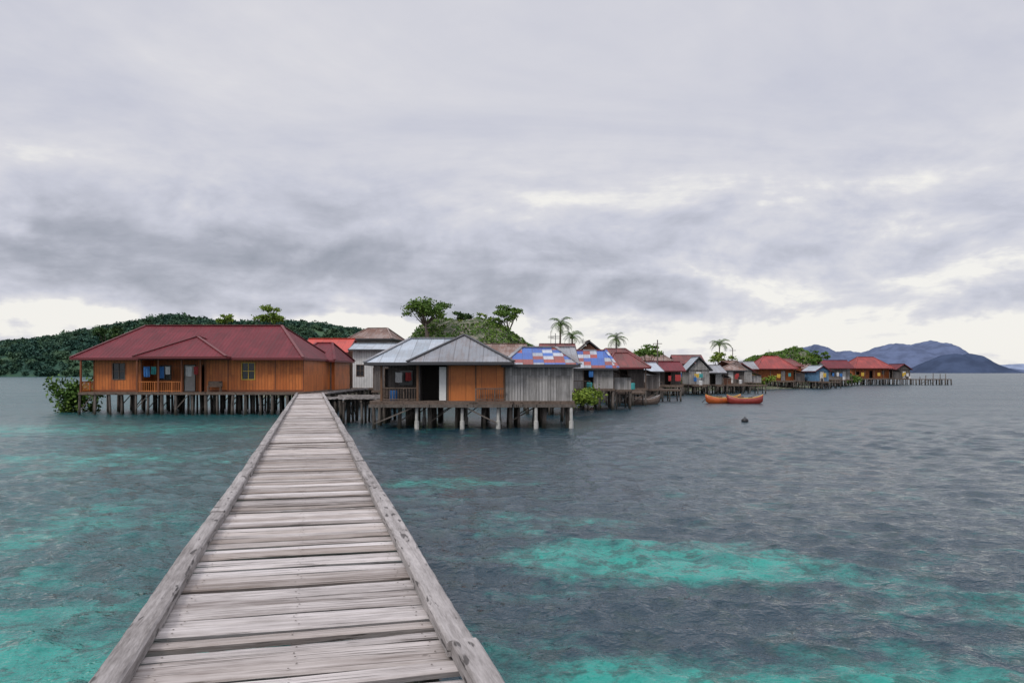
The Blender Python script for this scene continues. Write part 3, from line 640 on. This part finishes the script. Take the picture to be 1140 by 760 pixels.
# ================================================================== BOATS, BUOY
def boat(x,y,L,W,rz,mat,trim,name='wooden_boat',motor=True):
    e=empty(name,(x,y,0),rz); n=17;V=[];k=9
    for i in range(n):
        t=i/(n-1);s=2*t-1; w=W/2*max(.04,(1-abs(s)**2.6)); sh=.55+.38*abs(s)**2.5; keel=-.18+.42*abs(s)**4
        for j in range(k):
            a=math.pi*(j/(k-1)); yy=-math.cos(a); zz=keel+(sh-keel)*(1-math.sin(a)**.7); V.append((s*L/2*(1+.05*(zz-keel)),yy*w,zz))
    F=[(i*k+j,(i+1)*k+j,(i+1)*k+j+1,i*k+j+1) for i in range(n-1) for j in range(k-1)]
    mb=MB();mb.add(V,F);o=mb.obj('hull',mat,e,smooth=True); md_=o.modifiers.new('s','SOLIDIFY');md_.thickness=.05
    mb=MB()
    for j in(0,k-1): mb.tube([V[i*k+j] for i in range(n)],[.045]*n,6)
    for s in(-.55,-.15,.25,.6): w=W/2*(1-abs(s)**2.6); mb.box(s*L/2-.12,s*L/2+.12,-w*.93,w*.93,.4,.44)
    mb.obj('gunwale_and_thwarts',trim,e)
    mb=MB(); mb.bar((L*.05,-W*.3,.5),(L*.33,W*.2,.95),.05); mb.box(-L*.2,-L*.05,-.22,.2,.45,.78); mb.box(L*.1,L*.2,-.2,.1,.45,.7); mb.obj('cargo_and_oar',M['frame'],e)
    if motor:
        mb=MB(); mb.box(-L*.43,-L*.43+.3,-.14,.14,.75,1.1); mb.bar((-L*.4,0,.8),(-L*.62,0,.1),.06); mb.obj('outboard_engine',M['fasciad'],e)
orp=plain('orange_hull_paint',(.50,.11,.025),.4,.5);rdp=plain('red_hull_paint',(.30,.04,.03),.4,.5);yl=plain('yellow_trim',(.5,.3,.06),.5)
boat(22.4,84.5,3.9,1.1,.22,orp,yl); boat(24.4,83.4,3.6,1.0,-.06,rdp,yl,motor=False)
boat(13.3,81,4.2,.9,.5,M['frame'],M['beam'],motor=False)
mb=MB(); 
mb.tube([(0,0,-.15),(0,0,-.05),(0,0,.08),(0,0,.2),(0,0,.27)],[.08,.2,.25,.17,.05],14); mb.tube([(0,0,.26),(0,0,.36)],[.03,.03],6)
o=mb.obj('mooring_buoy',plain('black_rubber',(.015,.015,.018),.5),smooth=True); o.location=(15.5,53,0)

# ================================================================== WATER
m,g,b=newmat('sea_water'); c=g.coord(); xyz=g.sep(c); X,Y=xyz[0],xyz[1]
wn=g.noise(c,.22,4.,.68,color=True); ws=g.sep(wn)
Xw=g.m('ADD',X,g.m('MULTIPLY',g.m('SUBTRACT',ws[0],.5),6.5)); Yw=g.m('ADD',Y,g.m('MULTIPLY',g.m('SUBTRACT',ws[1],.5),6.5))
def blob(cx,cy,rx,ry,amp):
    q=g.m('ADD',g.m('POWER',g.m('DIVIDE',g.m('SUBTRACT',Xw,cx),rx),2.),g.m('POWER',g.m('DIVIDE',g.m('SUBTRACT',Yw,cy),ry),2.))
    return g.m('MULTIPLY',g.m('EXPONENT',g.m('MULTIPLY',q,-1.)),amp)
acc=None
for bb in[(3.8,13.9,3.2,1.2,.75),(3.5,7.6,6.5,1.6,1.0),(-6.3,8.5,3.3,3.2,.85),(-2.2,23.5,1.8,1.6,.5),(-16,30,6,4,.5),(-26,46,14,5,.55),(-9,17,3.5,3,.4),(11,8,4,1.7,.6),(.2,17,1.8,.9,.4),(-36,38,8,6,.4),(7.5,11.5,2.,1.,.35),(1.2,14.6,1.2,1.,.35)]:
    t=blob(*bb); acc=t if acc is None else g.m('ADD',acc,t)
n1=g.noise(g.v('MULTIPLY',c,(1.,1.2,1.)),.55,6.,.72)
sh=g.m('ADD',acc,g.m('MULTIPLY',g.m('SUBTRACT',n1,.5),2.2))
sh=g.rng(sh,.06,.88)
left=g.rng(g.m('ADD',X,g.m('MULTIPLY',Y,.25)),-1.5,1.,1.,0.)
deep=g.mix(left,(.012,.034,.050),(.012,.068,.074))
base=g.mix(sh,deep,(.018,.245,.205))
reef=g.noise(c,1.5,4.,.75); base=g.mix(g.m('MULTIPLY',g.rng(reef,.50,.60),.65),base,(.016,.040,.042))
g.link(base,b.inputs['Base Color']); b.inputs['IOR'].default_value=1.33
# unresolved capillary waves: the open, wind-ruffled water is rougher than the sheltered water by the jetty
ruf=g.rng(g.vlen(c),10.,90.,.06,.28,smooth=False); gn_=g.noise(g.v('MULTIPLY',c,(.03,.09,1.)),1.,3.,.6)
g.link(g.m('ADD',ruf,g.m('MULTIPLY',g.m('SUBTRACT',gn_,.5),.12)),b.inputs['Roughness'])
st=g.v('MULTIPLY',c,(1.,1.25,1.))
h1=g.noise(st,3.4,3.,.6,.2); h2=g.noise(st,10.,2.,.6)
h=g.m('ADD',g.m('MULTIPLY',h1,.19),g.m('MULTIPLY',h2,.055))
g.link(g.bump(h,1.,.5),b.inputs['Normal'])
th=np.concatenate([np.linspace(-math.pi,-.80,60)[:-1],np.linspace(-.80,.80,680),np.linspace(.80,math.pi,60)[1:]])
rad=np.concatenate([np.linspace(.5,3.2,12)[:-1],3.2*1.0058**np.arange(0,800)]); rad=np.concatenate([rad,rad[-1]*1.12**np.arange(1,45)]); rad[-1]=max(rad[-1],20000)
T,Rr=np.meshgrid(th,rad); Xs=np.sin(T)*Rr;Ys=np.cos(T)*Rr
dth=np.gradient(th)[None,:]*Rr; drr=np.gradient(rad)[:,None]*np.ones_like(T); sp=np.maximum(dth,drr)
Z=np.zeros_like(Xs);dX=np.zeros_like(Xs);dY=np.zeros_like(Xs)
wr=np.random.default_rng(11)
gust=.8+.3*nz(Xs,Ys,.25,21,2)
for i in range(84):
    lam=.17*10**wr.uniform(0,1.05); t=wr.normal(math.radians(-110),.75); k=2*math.pi/lam; s=.033; A=s/k
    at=np.clip((lam/sp-2.2)/2.,0,1); ph=k*(Xs*math.cos(t)+Ys*math.sin(t))+wr.uniform(0,6.28)
    Z+=A*at*np.cos(ph); dX-=A*at*math.cos(t)*np.sin(ph); dY-=A*at*math.sin(t)*np.sin(ph)
V=np.stack([Xs+dX*gust,Ys+dY*gust,Z*gust],-1).reshape(-1,3); nr,nt_=T.shape; i=np.arange(nr*nt_).reshape(nr,nt_)
F=np.stack([i[:-1,:-1],i[1:,:-1],i[1:,1:],i[:-1,1:]],-1).reshape(-1,4)
sea=npmesh('sea_water',V,F[:, ::-1],m,True)
# ================================================================== WORLD
w=bpy.data.worlds.new('World'); scene.world=w; w.use_nodes=True; nt=w.node_tree; g=G(nt); bg=nt.nodes['Background']
sky=nt.nodes.new('ShaderNodeTexSky'); sky.sky_type='NISHITA'; sky.sun_disc=False
d=g.v('NORMALIZE',g.coord('Generated')); x,y,z=g.sep(d)
az=g.m('ARCTAN2',x,y)
zc=g.m('MAXIMUM',z,0.)
pl=g.comb(g.m('DIVIDE',x,g.m('ADD',zc,.16)),g.m('DIVIDE',y,g.m('ADD',zc,.16)),0.)
fb=g.noise(g.v('MULTIPLY',pl,(.8,1.25,1.)),.9,6.,.6,.6)
wv=g.sep(g.noise(d,6.,4.,.65,color=True))
azw=g.m('ADD',az,g.m('MULTIPLY',g.m('SUBTRACT',wv[0],.5),.26)); elw=g.m('ADD',z,g.m('MULTIPLY',g.m('SUBTRACT',wv[1],.5),.10))
def sb(a0,e0,sa,se,amp=1.):
    q=g.m('ADD',g.m('POWER',g.m('DIVIDE',g.m('SUBTRACT',azw,a0),sa),2.),g.m('POWER',g.m('ABSOLUTE',g.m('DIVIDE',g.m('SUBTRACT',elw,e0),se)),2.))
    return g.m('MULTIPLY',g.m('EXPONENT',g.m('MULTIPLY',q,-1.)),amp)
def add(l):
    a=l[0]
    for q in l[1:]: a=g.m('ADD',a,q)
    return a
dark=add([sb(-.42,.128,.34,.055,1.),sb(-.05,.105,.25,.045,.65),sb(.18,.085,.15,.024,.65),sb(.62,.085,.10,.02,.4),sb(.42,.135,.3,.012,.3),sb(-.30,.20,.10,.025,.35)])
light=add([sb(-.32,.050,.36,.020,1.2),sb(.28,.098,.13,.024,1.0),sb(-.60,.155,.035,.022,1.),sb(.42,.045,.3,.03,1.0),sb(.33,.21,.4,.014,.35),sb(-.1,.045,.12,.022,1.2)])
cz=g.v('MULTIPLY',d,(1.,1.,2.1))
b1=g.noise(cz,6.,6.,.58,.25); b2=g.noise(g.v('ADD',cz,(-.015,0.,.035)),6.,6.,.58,.25)
emb=g.m('SUBTRACT',b1,b2)
band=g.rng(z,.31,.13)
mask=g.rng(g.m('ADD',b1,g.m('MULTIPLY',dark,.15)),.52,.60)
fac=g.m('ADD',.76,g.m('MULTIPLY',g.m('SUBTRACT',fb,.5),.85))
fac=g.m('ADD',fac,g.m('MULTIPLY',g.m('MULTIPLY',emb,g.m('ADD',g.m('MULTIPLY',band,.85),.08)),1.8))
fac=g.m('SUBTRACT',fac,g.m('MULTIPLY',g.m('MULTIPLY',mask,band),.15))
fac=g.m('SUBTRACT',fac,g.m('MULTIPLY',dark,.36))
fac=g.m('ADD',fac,g.rng(z,.09,.0,0.,.10))
fac=g.m('ADD',fac,g.m('MULTIPLY',light,.40),clamp=True)
n=nt.nodes.new('ShaderNodeValToRGB'); e_=n.color_ramp.elements; e_[0].position=0.;e_[0].color=(.31,.33,.39,1); e_[1].position=1.;e_[1].color=(.92,.90,.86,1)
q=e_.new(.3);q.color=(.42,.435,.505,1);q=e_.new(.65);q.color=(.60,.61,.695,1);q=e_.new(.85);q.color=(.72,.715,.76,1)
g.link(fac,n.inputs[0]); col=n.outputs[0]
boost=g.rng(z,.45,.85,1.,2.2)
low=g.rng(z,-.02,.0,.4,1.)
k=g.m('MULTIPLY',g.m('MULTIPLY',boost,low),10.)
cl=g.v('MULTIPLY',col,g.comb(k,k,k))
fin=g.mix(.94,sky.outputs[0],cl); g.link(fin,bg.inputs[0]); bg.inputs[1].default_value=.1

sd=bpy.data.lights.new('sun','SUN'); sd.energy=1.5; sd.angle=math.radians(14); sd.color=(1,.96,.9); so=bpy.data.objects.new('sun',sd); COL.objects.link(so)
sdir=Vector((-.45,-.52,.72)).normalized()
so.rotation_euler=sdir.to_track_quat('Z','Y').to_euler(); so.location=(0,0,40)
sky.sun_elevation=math.asin(sdir.z); sky.sun_rotation=math.atan2(sdir.x,sdir.y)
cd=bpy.data.cameras.new('camera'); cam=bpy.data.objects.new('camera',cd); COL.objects.link(cam); cam.location=(0,0,3.3); cam.rotation_euler=(math.radians(90),0,0)
cd.sensor_width=36; cd.lens=28.0; cd.shift_y=34/1140; cd.clip_end=40000; cd.clip_start=.05
scene.camera=cam
